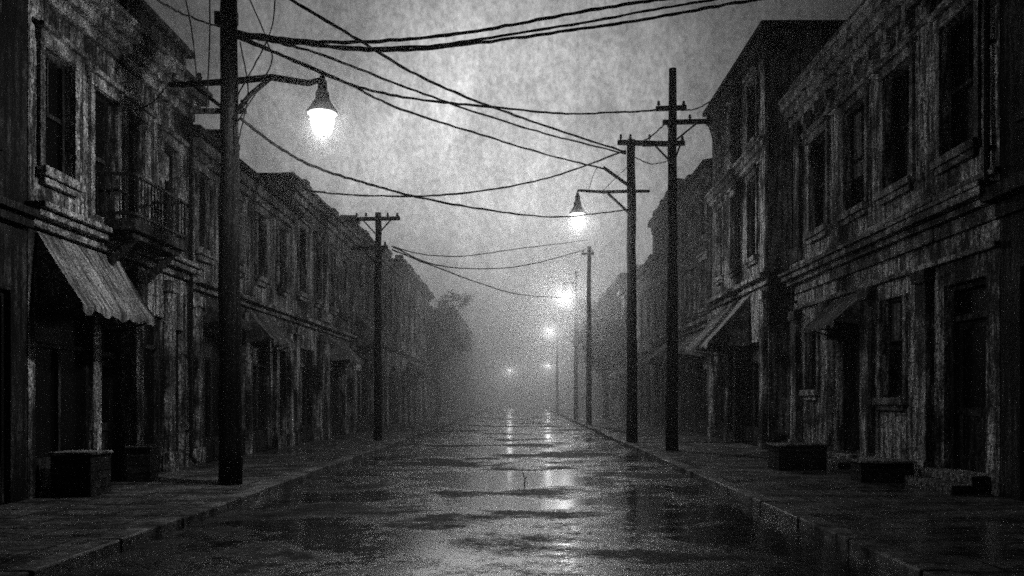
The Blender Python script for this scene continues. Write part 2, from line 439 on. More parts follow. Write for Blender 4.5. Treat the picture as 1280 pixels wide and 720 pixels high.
    def fascia(s, ua, ub, z0, z1, mat='dark_trim'):
        b = MB(); s.bx(b, ua, ub, 0.003, 0.1, z0, z1); s.bx(b, ua - 0.03, ub + 0.03, 0.003, 0.17, z1 + 0.003, z1 + 0.08)
        return s.build('fascia_board', b, mat)
    def balcony(s, ua, ub, z, proj=0.9, rail=0.95):
        b = MB(); s.bx(b, ua, ub, 0.003, proj, z - 0.2, z); s.bx(b, ua + 0.1, ub - 0.1, 0.003, proj - 0.1, z - 0.32, z - 0.203)
        for u in (ua + 0.3, ub - 0.3):
            b.bar(s.P(u, 0.02, z - 0.85), s.P(u, proj - 0.15, z - 0.3), 0.09, 0.11)
        o = s.build('balcony', b, 'dark_trim')
        r = MB()
        pts = [s.P(ua + 0.04, 0.02, 0), s.P(ua + 0.04, proj - 0.04, 0), s.P(ub - 0.04, proj - 0.04, 0), s.P(ub - 0.04, 0.02, 0)]
        for a, c in zip(pts, pts[1:]):
            for hz in (0.1, rail): r.bar(a + Vector((0, 0, z + hz)), c + Vector((0, 0, z + hz)), 0.045, 0.05)
            n = max(3, int((c - a).length / 0.13))
            for i in range(n + 1):
                p = a.lerp(c, i / n); r.tube([p + Vector((0, 0, z + 0.02)), p + Vector((0, 0, z + rail))], 0.014, 5)
        s.build('railing', r, 'iron', o)
        return o

# --- left side -------------------------------------------------------------
b = Bld('shop_house', 'house front with edge shade painted into its walls, cut off by the left edge of the picture', -1, 3.0, 12.3, 8.4, 'edge_shade_stucco')  # nearest left front split off, left-edge darkness put into its colour
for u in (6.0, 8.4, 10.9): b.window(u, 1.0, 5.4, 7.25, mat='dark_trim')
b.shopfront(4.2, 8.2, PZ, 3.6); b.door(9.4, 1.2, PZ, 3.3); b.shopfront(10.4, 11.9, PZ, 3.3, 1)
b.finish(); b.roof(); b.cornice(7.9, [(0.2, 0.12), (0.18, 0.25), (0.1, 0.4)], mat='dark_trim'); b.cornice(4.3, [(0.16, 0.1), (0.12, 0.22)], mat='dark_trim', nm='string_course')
for u in (10.1,): b.pilaster(u, 0.3, PZ, 4.1, 0.12, 'edge_shade_stucco')
b = Bld('shop_house', 'shop house with large pale awning and iron balcony behind the near lamp post', -1, 12.32, 18.3, 8.55)
b.window(13.1, 0.85, 5.35, 7.3)
b.window(14.55, 0.8, 4.91, 7.2, curtain=(0.35, 0.55)); b.window(15.75, 0.8, 4.91, 7.2)
b.window(17.3, 0.8, 5.2, 7.1)
b.shopfront(12.5, 14.2, PZ, 3.2, 2); b.door(14.95, 0.95, PZ, 3.1); b.shopfront(16.0, 17.0, PZ, 3.4, 1); b.door(17.65, 0.7, PZ, 3.2)
b.finish(); b.roof(); b.coping(8.8, 0.05)
b.cornice(8.0, [(0.2, 0.12), (0.18, 0.25), (0.2, 0.42), (0.1, 0.5)]); b.cornice(4.35, [(0.16, 0.1), (0.12, 0.22), (0.1, 0.3)], nm='string_course')
for u in (15.7, 17.15): b.pilaster(u, 0.32, PZ, 4.2, 0.12, 'pale_stucco')
b.awning(12.5, 15.0, 4.3, 3.16, 0.72, label='large pale canvas awning with streaked folds')
b.balcony(14.25, 16.45, 4.9, 0.72, 0.8)
pp = MB(); b.bx(pp, 15.5, 18.25, -3.5, -0.05, 8.81, 9.45); b.bx(pp, 15.4, 18.32, -3.6, 0.1, 9.453, 9.6); b.build('roof_parapet', pp, 'dark_brick')
b.drainpipe(18.15, PZ, 8.0)

b = Bld('row_house', 'low shop house with a tall chimney behind the nearest left lamp post', -1, 18.4, 26.4, 7.7, 'soot_stucco')
for u in (19.1, 21.2, 23.3, 25.3): b.window(u, 0.75, 5.2, 7.0)
b.shopfront(18.9, 20.8, PZ, 3.3, 2); b.door(21.6, 0.9, PZ, 3.2); b.shopfront(22.4, 24.2, PZ, 3.3, 2); b.door(25.3, 1.0, PZ, 3.2)
b.finish(); b.hip_roof(0.9, 0.35, 2.2); b.cornice(7.25, [(0.2, 0.1), (0.24, 0.22)]); b.cornice(4.2, [(0.14, 0.1), (0.12, 0.25)], nm='string_course')
for u in (18.65, 21.0, 22.15, 24.6, 26.1): b.pilaster(u, 0.28, PZ, 4.05, 0.12)
b.awning(22.0, 24.2, 4.15, 3.3, 0.75, label='small pale awning sagging over a shop window'); b.chimney(22.6, -1.0, 1.1, 7.9, 9.1)
b.awning(18.9, 20.6, 4.1, 3.55, 0.6, 'awning_grey')

b = Bld('row_house', 'square flat roofed house rising above the chimney house on the left', -1, 26.5, 36.0, 8.9, 'soot_stucco')
for u in (27.6, 29.8, 32.0, 34.2): b.window(u, 0.85, 5.3, 7.5)
b.shopfront(27.0, 29.4, PZ, 3.4, 3); b.door(30.3, 1.0, PZ, 3.2); b.shopfront(31.4, 33.6, PZ, 3.4, 2); b.door(34.7, 1.0, PZ, 3.3)
b.finish(); b.roof(); b.coping(9.15, 0.05); b.chimney(29.5, -0.9, 0.9, 9.0, 9.75); b.cornice(8.3, [(0.2, 0.12), (0.25, 0.3), (0.12, 0.42)]); b.cornice(4.2, [(0.14, 0.1), (0.12, 0.28)], nm='string_course')
for u in (26.8, 29.85, 31.0, 34.0, 35.6): b.pilaster(u, 0.35, PZ, 4.05, 0.14)
b.pilaster(30.9, 0.5, 4.6, 8.2, 0.1); b.awning(31.2, 33.8, 4.15, 3.2, 0.9)

b = Bld('row_house', 'foggy left house with a pale awning right behind the crossarm pole', -1, 36.2, 50.0, 9.4, 'soot_stucco')
for i in range(6): b.window(37.5 + i * 2.2, 0.95, 5.7, 8.0)
for i in range(3): b.shopfront(36.8 + i * 4.5, 39.6 + i * 4.5, PZ, 3.6, 2); b.door(40.5 + i * 4.2, 0.9, PZ, 3.3)
b.finish(); b.roof(); b.coping(9.65, 0.05); b.chimney(39, -0.8, 0.9, 9.5, 10.5); b.cornice(8.8, [(0.2, 0.12), (0.25, 0.3), (0.12, 0.42)]); b.cornice(4.4, [(0.14, 0.1), (0.12, 0.28)], nm='string_course')
b.awning(37.0, 40.6, 5.5, 4.2, 1.2, label='pale awning catching light in the haze'); b.chimney(46, -2, 1.2, 9.5, 10.6)

far_l = [(50.2, 66, 10.2, 'tall hazy left house second beyond the crossarm pole', 2), (66.2, 88, 9.0, 'low hazy left house third beyond the crossarm pole', 2), (88.3, 118, 11.4, 'faint tall left block deep in the fog', 2), (118.4, 165, 10.0, 'faintest left block closing the street in the fog', 2)]
far_r = [(46.6, 60, 9.6, 'hazy right house behind the slim far poles', 2), (60.2, 82, 10.8, 'faint right house beside the third street lamp', 2), (82.3, 115, 9.6, 'faint right block deep in the fog', 2)]
def far_house(side, u0, u1, h, lab):
    b = Bld('row_house', lab, side, u0, u1, h, 'soot_stucco')
    n = int((u1 - u0) / 2.6)
    for i in range(n):
        u = u0 + (i + 0.5) * (u1 - u0) / n
        b.window(u, 1.0, 5.6, 7.9, surround=False)
        if i % 2 == 0: b.shopfront(u - 0.9, u + 0.9, PZ, 3.5, 2)
        else: b.door(u, 1.1, PZ, 3.3)
    b.finish(); b.roof(); b.cornice(h - 0.6, [(0.25, 0.15), (0.34, 0.4)]); b.cornice(4.3, [(0.14, 0.1), (0.14, 0.28)], nm='string_course')
    b.chimney(u0 + 3, -1.5, 1.2, h + 0.1, h + 1.3); b.chimney(u1 - 4, -1.2, 0.9, h + 0.1, h + 1.0); b.coping(h + 0.25, 0.1)
    b.awning(u0 + 3, u0 + 6, 4.2, 3.3, 1.2, 'awning_grey')
for a in far_l: far_house(-1, *a[:4])

# --- right side ------------------------------------------------------------
b = Bld('stone_house', 'house front with edge shade painted into its walls, cut off by the right edge of the picture', 1, 3.0, 12.7, 9.7, 'edge_shade_stucco')  # nearest right front split off, its colour holds the right-edge darkness
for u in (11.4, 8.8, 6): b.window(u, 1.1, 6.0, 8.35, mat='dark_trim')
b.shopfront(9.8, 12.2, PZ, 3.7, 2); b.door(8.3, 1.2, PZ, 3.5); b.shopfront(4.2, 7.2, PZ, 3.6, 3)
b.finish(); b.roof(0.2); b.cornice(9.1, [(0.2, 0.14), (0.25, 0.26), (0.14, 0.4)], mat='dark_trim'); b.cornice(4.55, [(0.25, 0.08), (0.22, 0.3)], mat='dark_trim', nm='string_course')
for u in (9.2, 7.6): b.pilaster(u, 0.42, PZ, 4.08, 0.16, 'edge_shade_stucco')
b = Bld('stone_house', 'large pale stone house on the right with tall sash windows and heavy cornices', 1, 12.72, 22.3, 10.0, 'pale_stucco')
for u, w, c in ((20.45, 1.15, None), (18.2, 1.15, None), (16.15, 1.15, (0.3, 0.9)), (13.9, 1.1, None)):
    b.window(u, w, 6.0, 8.35, curtain=c)
b.window(20.9, 0.8, 1.9, 3.6, hood=False); b.door(18.5, 1.5, PZ + 0.3, 3.9); b.window(16.35, 1.0, 1.7, 3.75, hood=False, curtain=(1.0, 0.42))
b.door(13.75, 1.3, PZ + 0.3, 3.7)
b.finish(); b.roof(0.2)
c = b.cornice(9.2, [(0.2, 0.14), (0.25, 0.26), (0.22, 0.36), (0.12, 0.42)]); b.cornice(10.0, [(0.3, 0.02), (0.12, 0.1)], nm='roof_parapet')
b.brackets(9.2, 12, c); b.cornice(8.72, [(0.1, 0.06)], nm='frieze_moulding')
b.cornice(4.55, [(0.25, 0.08), (0.12, 0.2), (0.14, 0.36), (0.08, 0.42)], nm='string_course'); b.cornice(4.1, [(0.1, 0.1)], nm='frieze_moulding'); b.cornice(5.28, [(0.1, 0.12)], nm='frieze_moulding')
for u in (21.95, 19.7, 17.4, 14.95): b.pilaster(u, 0.42, PZ, 4.08, 0.16)
for u in (21.95,): b.pilaster(u, 0.55, 5.4, 9.1, 0.1)
b.step(17.6, 19.4); b.step(12.95, 14.55); b.awning(17.62, 19.45, 4.06, 3.4, 0.7, label='short pale canvas hood over the doorway')
b.drainpipe(22.15, PZ, 9.1); b.drainpipe(12.9, 4.9, 9.1)
st = MB(); b.bx(st, 15.75, 17.0, 0.003, 0.45, PZ - 0.05, PZ + 0.32); b.build('stone_ledge', st, 'stone_trim', bevel=0.02)

b = Bld('tall_house', 'tallest dark three storey house with overhanging eaves on the right', 1, 24.6, 31.9, 13.0, 'soot_stucco')
for u in (26.3, 28.5, 30.6): b.window(u, 0.95, 10.1, 12.1); b.window(u, 0.95, 6.3, 8.9)
b.shopfront(25.4, 27.6, PZ, 3.5, 2); b.door(28.6, 1.1, PZ, 3.3); b.shopfront(29.6, 31.4, PZ, 3.5, 2)
b.finish(); b.hip_roof(0.25, 0.32, 1.2)
b.cornice(12.3, [(0.25, 0.1), (0.3, 0.25)], mat='dark_trim'); b.cornice(9.3, [(0.15, 0.1), (0.2, 0.2), (0.1, 0.3)], nm='string_course'); b.cornice(5.2, [(0.2, 0.1), (0.15, 0.3)], nm='string_course')
for u in (24.95, 28.1, 29.2, 31.7): b.pilaster(u, 0.4, PZ, 5.0, 0.14)
b.pilaster(24.9, 0.5, 5.6, 12.2, 0.1)
b.awning(26.6, 30.2, 5.1, 3.5, 1.4, label='pale canvas awning jutting from the shop front')

b = Bld('row_house', 'dark right house with hipped roof between tall house and lamp post', 1, 32.2, 39.0, 11.0, 'dark_brick')
for u in (33.4, 35.5, 37.6): b.window(u, 0.9, 8.4, 10.2); b.window(u, 0.9, 5.4, 7.4)
b.shopfront(32.8, 35.0, PZ, 3.5, 2); b.door(36.0, 1.0, PZ, 3.3); b.shopfront(36.8, 38.6, PZ, 3.5, 2)
b.finish(); b.hip_roof(1.4, 0.4, 2.4); b.cornice(10.4, [(0.25, 0.1), (0.3, 0.25)]); b.cornice(4.6, [(0.2, 0.1), (0.15, 0.3)], nm='string_course')
b.awning(33.0, 36.0, 4.5, 3.5, 1.2, 'awning_grey')

b = Bld('row_house', 'flat topped right house seen between the lamp post and utility pole', 1, 39.2, 46.4, 12.0, 'dark_brick')
for u in (40.5, 42.8, 45.1): b.window(u, 0.95, 8.8, 10.8); b.window(u, 0.95, 5.4, 7.6)
b.shopfront(39.8, 42.0, PZ, 3.5, 2); b.door(43.0, 1.0, PZ, 3.3); b.shopfront(44.0, 46.0, PZ, 3.5, 2)
b.finish(); b.roof(); b.coping(12.25, 0.05); b.chimney(41, -1.2, 1.0, 12.1, 13.0); b.cornice(11.3, [(0.25, 0.1), (0.3, 0.3)]); b.cornice(4.6, [(0.2, 0.1), (0.15, 0.3)], nm='string_course')
b.awning(39.6, 43.0, 4.5, 3.5, 1.3, 'awning_grey')
for a in far_r: far_house(1, *a[:4])

# ------------------------------------------------------------------ poles and lamps
def pole_mesh(base, top, r0, r1, wob=0.03, seed=0):
    b = MB(); n = 14; rr = random.Random(seed); pts = []; rad = []
    base = Vector(base); top = Vector(top)
    for i in range(n + 1):
        t = i / n; p = base.lerp(top, t)
        if 0 < i < n: p += Vector((rr.uniform(-wob, wob), rr.uniform(-wob, wob), 0)) * 0.6
        pts.append(p); rad.append(r0 + (r1 - r0) * t + rr.uniform(-0.006, 0.006))
    b.tube(pts, rad, 12); return b

def insulator(p, par, h=0.16):
    b = MB(); b.lathe([(0.001, 0), (0.02, 0), (0.02, 0.05), (0.05, 0.055), (0.055, 0.09), (0.03, 0.1), (0.045, 0.13), (0.03, h), (0.001, h + 0.01)], p, 10)
    return b.build('insulator', 'porcelain', par, smooth=True)

def street_light(par, tip, power, k=1.0):
    """bell shade with finial, lit globe under it; tip is the end of the arm"""
    tip = Vector(tip)
    s = MB()
    s.lathe([(r * k, z * k * 1.3) for r, z in ((0.001, 0.1), (0.025, 0.09), (0.018, 0.05), (0.045, 0.03), (0.05, -0.02), (0.075, -0.04), (0.08, -0.15), (0.115, -0.19), (0.12, -0.27), (0.18, -0.35), (0.265, -0.44), (0.272, -0.47), (0.25, -0.47), (0.17, -0.37), (0.1, -0.3), (0.001, -0.28))], tip, 24)
    sh = s.build('lamp_shade', 'iron', par, smooth=True)
    g = MB(); g.lathe([(r * k, z * k) for r, z in ((0.001, -0.36 * 1.3), (0.16, -0.4 * 1.3), (0.2, -0.47 * 1.3), (0.205, -0.55 * 1.3), (0.18, -0.66 * 1.3), (0.125, -0.76 * 1.3), (0.06, -0.82 * 1.3), (0.001, -0.835 * 1.3))], tip, 20)
    g.build('globe', 'lit_glass', sh, smooth=True)
    ld = bpy.data.lights.new('bulb', 'POINT'); ld.energy = power; ld.shadow_soft_size = 0.12 * k * k; ld.color = (1, 1, 1)
    lo = bpy.data.objects.new('bulb', ld); COL.objects.link(lo); lo.parent = sh
    lo.location = tip + Vector((0, 0, -0.76 * k)) - root_loc(par)

LAMP_W = 540.0
# near left lamp post
P1 = at(288, 605, 14.5); P1.z = PZ
p = thing('street_lamp', 'tall thick dark lamp post with long crossarm, nearest on the left pavement', 'street lamp', P1, 'street lamps')
pole_mesh(P1 - Vector((0, 0, 0.05)), P1 + Vector((-0.02, 0, 10.0)), 0.215, 0.135, 0.03, 1).build('pole', 'pole_wood', p, smooth=True)
zarm = EYE + (VY - 102) / 1000 * 14.5
a = MB(); a.tube([P1 + Vector((-1.15, 0.1, zarm - PZ - 0.02)), P1 + Vector((0, 0.05, zarm - PZ + 0.02)), P1 + Vector((0.85, -0.35, zarm - PZ - 0.06)), at(385, 104, 13.8), at(400, 100, 13.65)], [0.05, 0.065, 0.06, 0.055, 0.045], 8); a.build('lamp_arm', 'iron', p, smooth=True)
a = MB(); a.tube([P1 + Vector((0.05, 0, zarm - PZ - 0.62)), P1 + Vector((0.42, -0.17, zarm - PZ - 0.3)), P1 + Vector((0.85, -0.35, zarm - PZ - 0.07))], 0.045, 7); a.build('brace', 'iron', p, smooth=True)
a = MB(); a.tube([P1 + Vector((-0.1, 0.05, zarm - PZ - 0.5)), P1 + Vector((-0.72, 0.08, zarm - PZ - 0.03))], 0.035, 7); a.build('brace', 'iron', p, smooth=True)
z2 = EYE + (VY - 140) / 1000 * 14.5
a = MB(); a.bar(P1 + Vector((-0.75, -0.05, z2 - PZ)), P1 + Vector((0.3, -0.05, z2 - PZ)), 0.08, 0.08); a.build('crossarm', 'timber', p)
for dx in (-0.65, 0.24): insulator(P1 + Vector((dx, -0.05, z2 - PZ + 0.04)), p)
for dx in (-1.05, -0.6): insulator(P1 + Vector((dx, 0.09, zarm - PZ + 0.03)), p)
a = MB(); a.bar(P1 + Vector((-0.2, -0.2, 8.35)), P1 + Vector((0.2, -0.2, 8.35)), 0.1, 0.22); a.build('cable_clamp', 'iron', p)
street_light(p, at(403, 98, 13.62), LAMP_W)

# right lamp post
P3 = at(790, 553, 28); P3.z = PZ
p = thing('street_lamp', 'lamp post with short bracketed arm right of the road beside taller utility pole', 'street lamp', P3, 'street lamps')
top3 = EYE + (VY - 175) / 1000 * 28
pole_mesh(P3 - Vector((0, 0, 0.05)), Vector((P3.x - 0.03, P3.y, top3)), 0.2, 0.14, 0.03, 3).build('pole', 'pole_wood', p, smooth=True)
a = MB(); a.tube([at(812, 239, 28), at(790, 239, 27.95), at(755, 240, 28), at(722, 238, 28)], [0.05, 0.06, 0.06, 0.045], 8); a.build('lamp_arm', 'iron', p, smooth=True)
a = MB(); a.tube([at(788, 268, 28), at(760, 242, 28)], 0.05, 7); a.build('brace', 'iron', p)
a = MB(); a.tube([at(754, 209, 28), at(786, 232, 28)], 0.06, 7); a.build('bracket', 'iron', p)
a = MB(); a.bar(at(772, 178, 27.9), at(840, 180, 27.9), 0.13, 0.16); a.build('crossarm', 'timber', p)
for px in (776, 788, 812): insulator(at(px, 175, 27.9), p, 0.2)
street_light(p, at(722, 243, 28), LAMP_W * 1.6, 1.15)

# utility poles
def utility_pole(label, base, top_z, r0, r1, arms, seed):
    base = Vector(base)
    p = thing('utility_pole', label, 'utility pole', base, 'wooden utility poles')
    pole_mesh(base - Vector((0, 0, 0.05)), Vector((base.x + 0.02, base.y, top_z)), r0, r1, 0.03, seed).build('pole', 'pole_wood', p, smooth=True)
    for (x0, x1, z, ins) in arms:
        a = MB(); a.bar((base.x + x0, base.y - 0.14, z), (base.x + x1, base.y - 0.14, z + 0.03), 0.1, 0.13); a.build('crossarm', 'timber', p)
        for xi in ins: insulator(Vector((base.x + xi, base.y - 0.14, z + 0.06)), p, 0.17)
        if x1 - x0 > 0.9:
            m = MB()
            for sx in (x0 * 0.6, x1 * 0.6): m.bar((base.x + sx, base.y - 0.16, z - 0.04), (base.x, base.y - 0.16, z - 0.6), 0.03, 0.05)
            m.build('brace', 'iron', p)
    return p
P4 = at(840, 563, 23.8); P4.z = PZ
zz = lambda py, d: EYE + (VY - py) / 1000 * d
up4 = utility_pole('tall bare utility pole nearest on the right pavement, topping the lamp post', P4, zz(86, 23.8), 0.2, 0.11, [(-0.5, 0.4, zz(138, 23.8), (-0.42, 0.32)), (-0.3, 1.15, zz(155, 23.8), (0.5, 1.05)), (-0.9, 0.35, zz(182, 23.8), (0.28,))], 4)
P2 = at(472, 550, 29.6); P2.z = PZ
up2 = utility_pole('left utility pole with wide crossarm half faded in the haze', P2, zz(266, 29.6), 0.16, 0.11, [(-0.85, 0.85, zz(275, 29.6), (-0.75, -0.4, 0.4, 0.75)), (-0.9, 0.4, zz(311, 29.6), (-0.8, 0.3))], 5)
P5 = Vector((3.95, 47, PZ))
up5 = utility_pole('slim right utility pole fading in the fog beyond the lamp post', P5, zz(308, 47), 0.17, 0.11, [(-0.45, 0.3, zz(318, 47), (-0.35, 0.2))], 6)
def far_lamp(label, base, tip, power, k=1.0):
    base = Vector(base); tip = Vector(tip)
    p = thing('street_lamp', label, 'street lamp', base, 'street lamps')
    pole_mesh(base - Vector((0, 0, 0.05)), (base.x, base.y, tip.z + 0.9), 0.17, 0.1, 0.02, int(base.y)).build('pole', 'pole_wood', p, smooth=True)
    a = MB(); a.tube([(base.x, base.y, tip.z + 0.05), tip], [0.05, 0.05], 6); a.build('lamp_arm', 'iron', p)
    a = MB(); a.tube([(base.x, base.y, tip.z - 0.7), (base.x * 0.6 + tip.x * 0.4, base.y, tip.z)], 0.04, 6); a.build('brace', 'iron', p)
    street_light(p, tip, power, k)
far_lamp('third street lamp, glowing small in the fog right of the road', (3.95, 58, PZ), at(706, 354, 58), LAMP_W * 3.6, 1.3)
far_lamp('fourth street lamp, a small soft glow deep in fog right of the road', (4.0, 90, PZ), at(687, 402, 90), LAMP_W * 2.4, 1.4)
far_lamp('farthest lamp, a faint speck of light on the left in the fog', (-4.9, 135, PZ), at(637, 456, 135), LAMP_W * 3, 1.3)
far_lamp('dim lamp lost in the fog right of the road, lowest of the far right glows', (5.4, 150, PZ), at(685, 450, 150), LAMP_W * 6, 1.4)

# ------------------------------------------------------------------ overhead wires
def catmull(pts, n=10):
    P = [pts[0] + (pts[0] - pts[1])] + pts + [pts[-1] + (pts[-1] - pts[-2])]
    out = []
    for i in range(1, len(P) - 2):
        for k in range(n):
            t = k / n; a, b_, c, d = P[i - 1:i + 3]
            out.append(0.5 * ((2 * b_) + (-a + c) * t + (2 * a - 5 * b_ + 4 * c - d) * t * t + (-a + 3 * b_ - 3 * c + d) * t ** 3))
    out.append(pts[-1]); return out
def wire(label, pts, r):
    pts = catmull([Vector(p) for p in pts])
    b = MB(); rr = random.Random(label)
    b.tube([p + Vector((0, 0, rr.uniform(-0.012, 0.012))) for p in pts], [r * rr.uniform(0.85, 1.15) for _ in pts], 6)
    o = b.build('overhead_wire', 'wire_rubber', None, origin=pts[0], smooth=True)
    return tag(o, label, 'wire', 'overhead wires')
def W(label, r, *pp): wire(label, [at(*q) for q in pp], r)
D1 = 14.3
W('uppermost thick cable sweeping from the near lamp post to upper right', 0.030, (288, 38, D1), (360, 49, 14.3), (440, 53, 14.5), (560, 44, 14.8), (650, 29, 15), (760, 9, 15.4), (860, -5, 15.8), (1110, -34, 16.2))
W('middle of the three thick cables sweeping to upper right', 0.024, (288, 42, D1), (370, 52, 14.3), (450, 60, 14.5), (560, 55, 14.8), (700, 33, 15.2), (830, 10, 15.8), (920, -5, 16.2), (1090, -30, 16.8))
W('lowest of the three thick cables sweeping to upper right', 0.030, (288, 44, D1), (370, 54, 14.4), (470, 63, 14.6), (560, 58, 14.9), (700, 40, 15.4), (830, 20, 16.0), (930, 2, 16.4), (1070, -18, 17.3))
W('steep wire dropping from top of frame to the right lamp post', 0.032, (288, -48, D1), (365, 0, 15.5), (448, 50, 17), (520, 93, 19), (600, 128, 21), (690, 160, 24), (782, 190, 27.8))
W('wire just under the steep one, meeting it near the right lamp post', 0.026, (288, 44, D1), (340, 52, 15), (400, 68, 16), (500, 106, 18.5), (600, 142, 21.5), (700, 172, 24.5), (782, 192, 27.8))
W('level wire running to the bare utility pole on the right', 0.027, (288, 40, D1), (350, 68, 15), (440, 106, 16.5), (520, 124, 18), (610, 133, 19.5), (700, 142, 21), (780, 140, 22.5), (830, 137, 23.6))
W('wire descending to the bracket on the right lamp post', 0.027, (288, 44, D1), (360, 72, 15.5), (430, 102, 17), (500, 136, 19), (600, 168, 22), (690, 195, 25), (755, 211, 28))
W('long low wire dipping beneath the near lamp to the right lamp post', 0.027, (300, 148, D1), (340, 178, 15), (390, 207, 16.2), (460, 230, 18), (530, 248, 20), (620, 264, 23), (700, 271, 26), (786, 262, 28))
W('hanging wire from left rooftops rising to the right lamp post top', 0.030, (372, 236, 27), (430, 243, 26.5), (530, 245, 26), (620, 236, 26), (700, 218, 27), (782, 188, 27.8))
W('short wire from the bare utility pole to tall house eaves', 0.022, (852, 138, 23.7), (870, 136, 26), (890, 126, 29.5))
W('short drooping wire from utility pole bracket to tall house wall', 0.022, (884, 153, 23.7), (890, 170, 25.5), (896, 200, 30))
W('slack wire between lamp post head and utility pole', 0.024, (790, 182, 27.8), (812, 172, 26), (834, 152, 23.8))
W('diagonal stay wire between lamp post bracket and utility pole', 0.018, (790, 195, 27.8), (815, 205, 26), (838, 200, 23.8))
W('thin stay from lamp bracket up to the level wire', 0.012, (735, 239, 28), (745, 212, 27), (757, 210, 28))
W('thin stay crossing from lamp arm to the post head', 0.012, (752, 240, 28), (770, 222, 28), (788, 205, 28))
W('faint wire spanning the road behind the haze, upper of two', 0.022, (490, 308, 29.5), (530, 318, 32), (580, 320, 36), (640, 312, 40), (735, 300, 47))
W('faint wire sagging across the hazy road to slim pole', 0.026, (492, 309, 29.5), (540, 330, 32), (600, 336, 36), (660, 331, 40), (732, 312, 47))
W('faint lowest wire drooping towards the third street lamp', 0.028, (490, 312, 29.5), (540, 332, 34), (600, 354, 40), (650, 368, 46), (715, 373, 58))
W('thin wire from top left down to the near lamp post', 0.016, (150, -40, 11), (200, 2, 12), (240, 22, 13), (288, 38, D1))
W('thin vertical drop wire left of the near lamp post', 0.012, (228, -20, 14), (240, 40, 14.1), (246, 100, 14.4))
W('thin wire hanging just beside the near lamp post', 0.012, (262, -20, 14.2), (262, 50, 14.3), (258, 140, 14.4))
W('thin crossing wire right of the near lamp post, leaning left', 0.012, (345, -10, 14.4), (336, 45, 14.4), (292, 128, 14.4))
W('thin crossing wire right of the near lamp post, leaning right', 0.012, (308, -10, 14.4), (334, 52, 14.4), (337, 85, 14.4), (292, 160, 14.4))
W('thin loose cable looping down beside the near lamp post', 0.012, (300, 52, 14.3), (310, 110, 14.4), (304, 150, 14.3), (292, 200, 14.4))
W('thin wire from the lamp post crossarm to the balcony house', 0.014, (212, 104, 14.6), (190, 128, 15.2), (165, 140, 15.6))

# ------------------------------------------------------------------ things on the pavements
def crate(label, c, sx, sy, h, rot=0, name='wooden_box'):
    c = Vector(c)
    o = thing(name, label, 'box', c, 'low boxes along the house fronts'); 
    b = MB(); n = max(2, int(h / 0.13)); t = 0.03
    for i in range(n):
        z0 = c.z + h * i / n + 0.004; z1 = c.z + h * (i + 1) / n - 0.006
        for s_ in (-1, 1):
            b.box((c.x + s_ * (sx / 2 - t), c.y - sy / 2, z0), (c.x + s_ * sx / 2, c.y + sy / 2, z1))
            b.box((c.x - sx / 2 + t + .001, c.y + s_ * (sy / 2 - t), z0), (c.x + sx / 2 - t - .001, c.y + s_ * sy / 2, z1))
    for s1 in (-1, 1):
        for s2 in (-1, 1):
            x, y = c.x + s1 * (sx / 2 - 0.06), c.y + s2 * (sy / 2 - 0.06)
            b.box((x - 0.025, y - 0.025, c.z), (x + 0.025, y + 0.025, c.z + h - 0.01))
    b.box((c.x - sx / 2 + t, c.y - sy / 2 + t, c.z + 0.02), (c.x + sx / 2 - t, c.y + sy / 2 - t, c.z + 0.05))
    b.build('box_body', 'crate_wood', o)
    l = MB(); m = 4
    for i in range(m):
        ya = c.y - sy / 2 - 0.03 + (sy + 0.06) * i / m; yb = c.y - sy / 2 - 0.03 + (sy + 0.06) * (i + 1) / m - 0.012
        l.box((c.x - sx / 2 - 0.03, ya, c.z + h), (c.x + sx / 2 + 0.03, yb, c.z + h + 0.045))
    l.build('lid', 'crate_rim', o, bevel=0.008)
    o.rotation_euler.z = R(rot)
    return o
crate('wide dark wooden box with pale worn lid on the right pavement by the stone house', (6.05, 17.6, PZ), 1.05, 0.7, 0.52, 3)
crate('dark wooden box with pale lid under the big left awning', (-7.1, 12.9, PZ), 0.66, 0.55, 0.66, -4)
crate('smaller wooden box against the left shop, beyond the big awning', (-7.15, 15.1, PZ), 0.42, 0.42, 0.62, 5)
crate('lowest dark wooden box with pale lid on the right pavement, before the curtained window', (6.75, 15.0, PZ), 0.95, 0.55, 0.36, -3)
tw = MB(); q = Vector((0.055, 15.6, 0.0)); tw.tube([q + Vector((0, 0, 0.0)), q + Vector((0.01, 0, 0.11)), q + Vector((-0.02, 0.01, 0.2)), q + Vector((-0.05, 0.02, 0.29))], [0.014, 0.012, 0.01, 0.005], 6)
tw.tube([q + Vector((0, 0, 0.1)), q + Vector((0.06, 0, 0.16))], [0.008, 0.004], 5)
tag(tw.build('twig', 'pole_wood', None, origin=q), 'small dark twig sticking up from the wet road', 'twig')

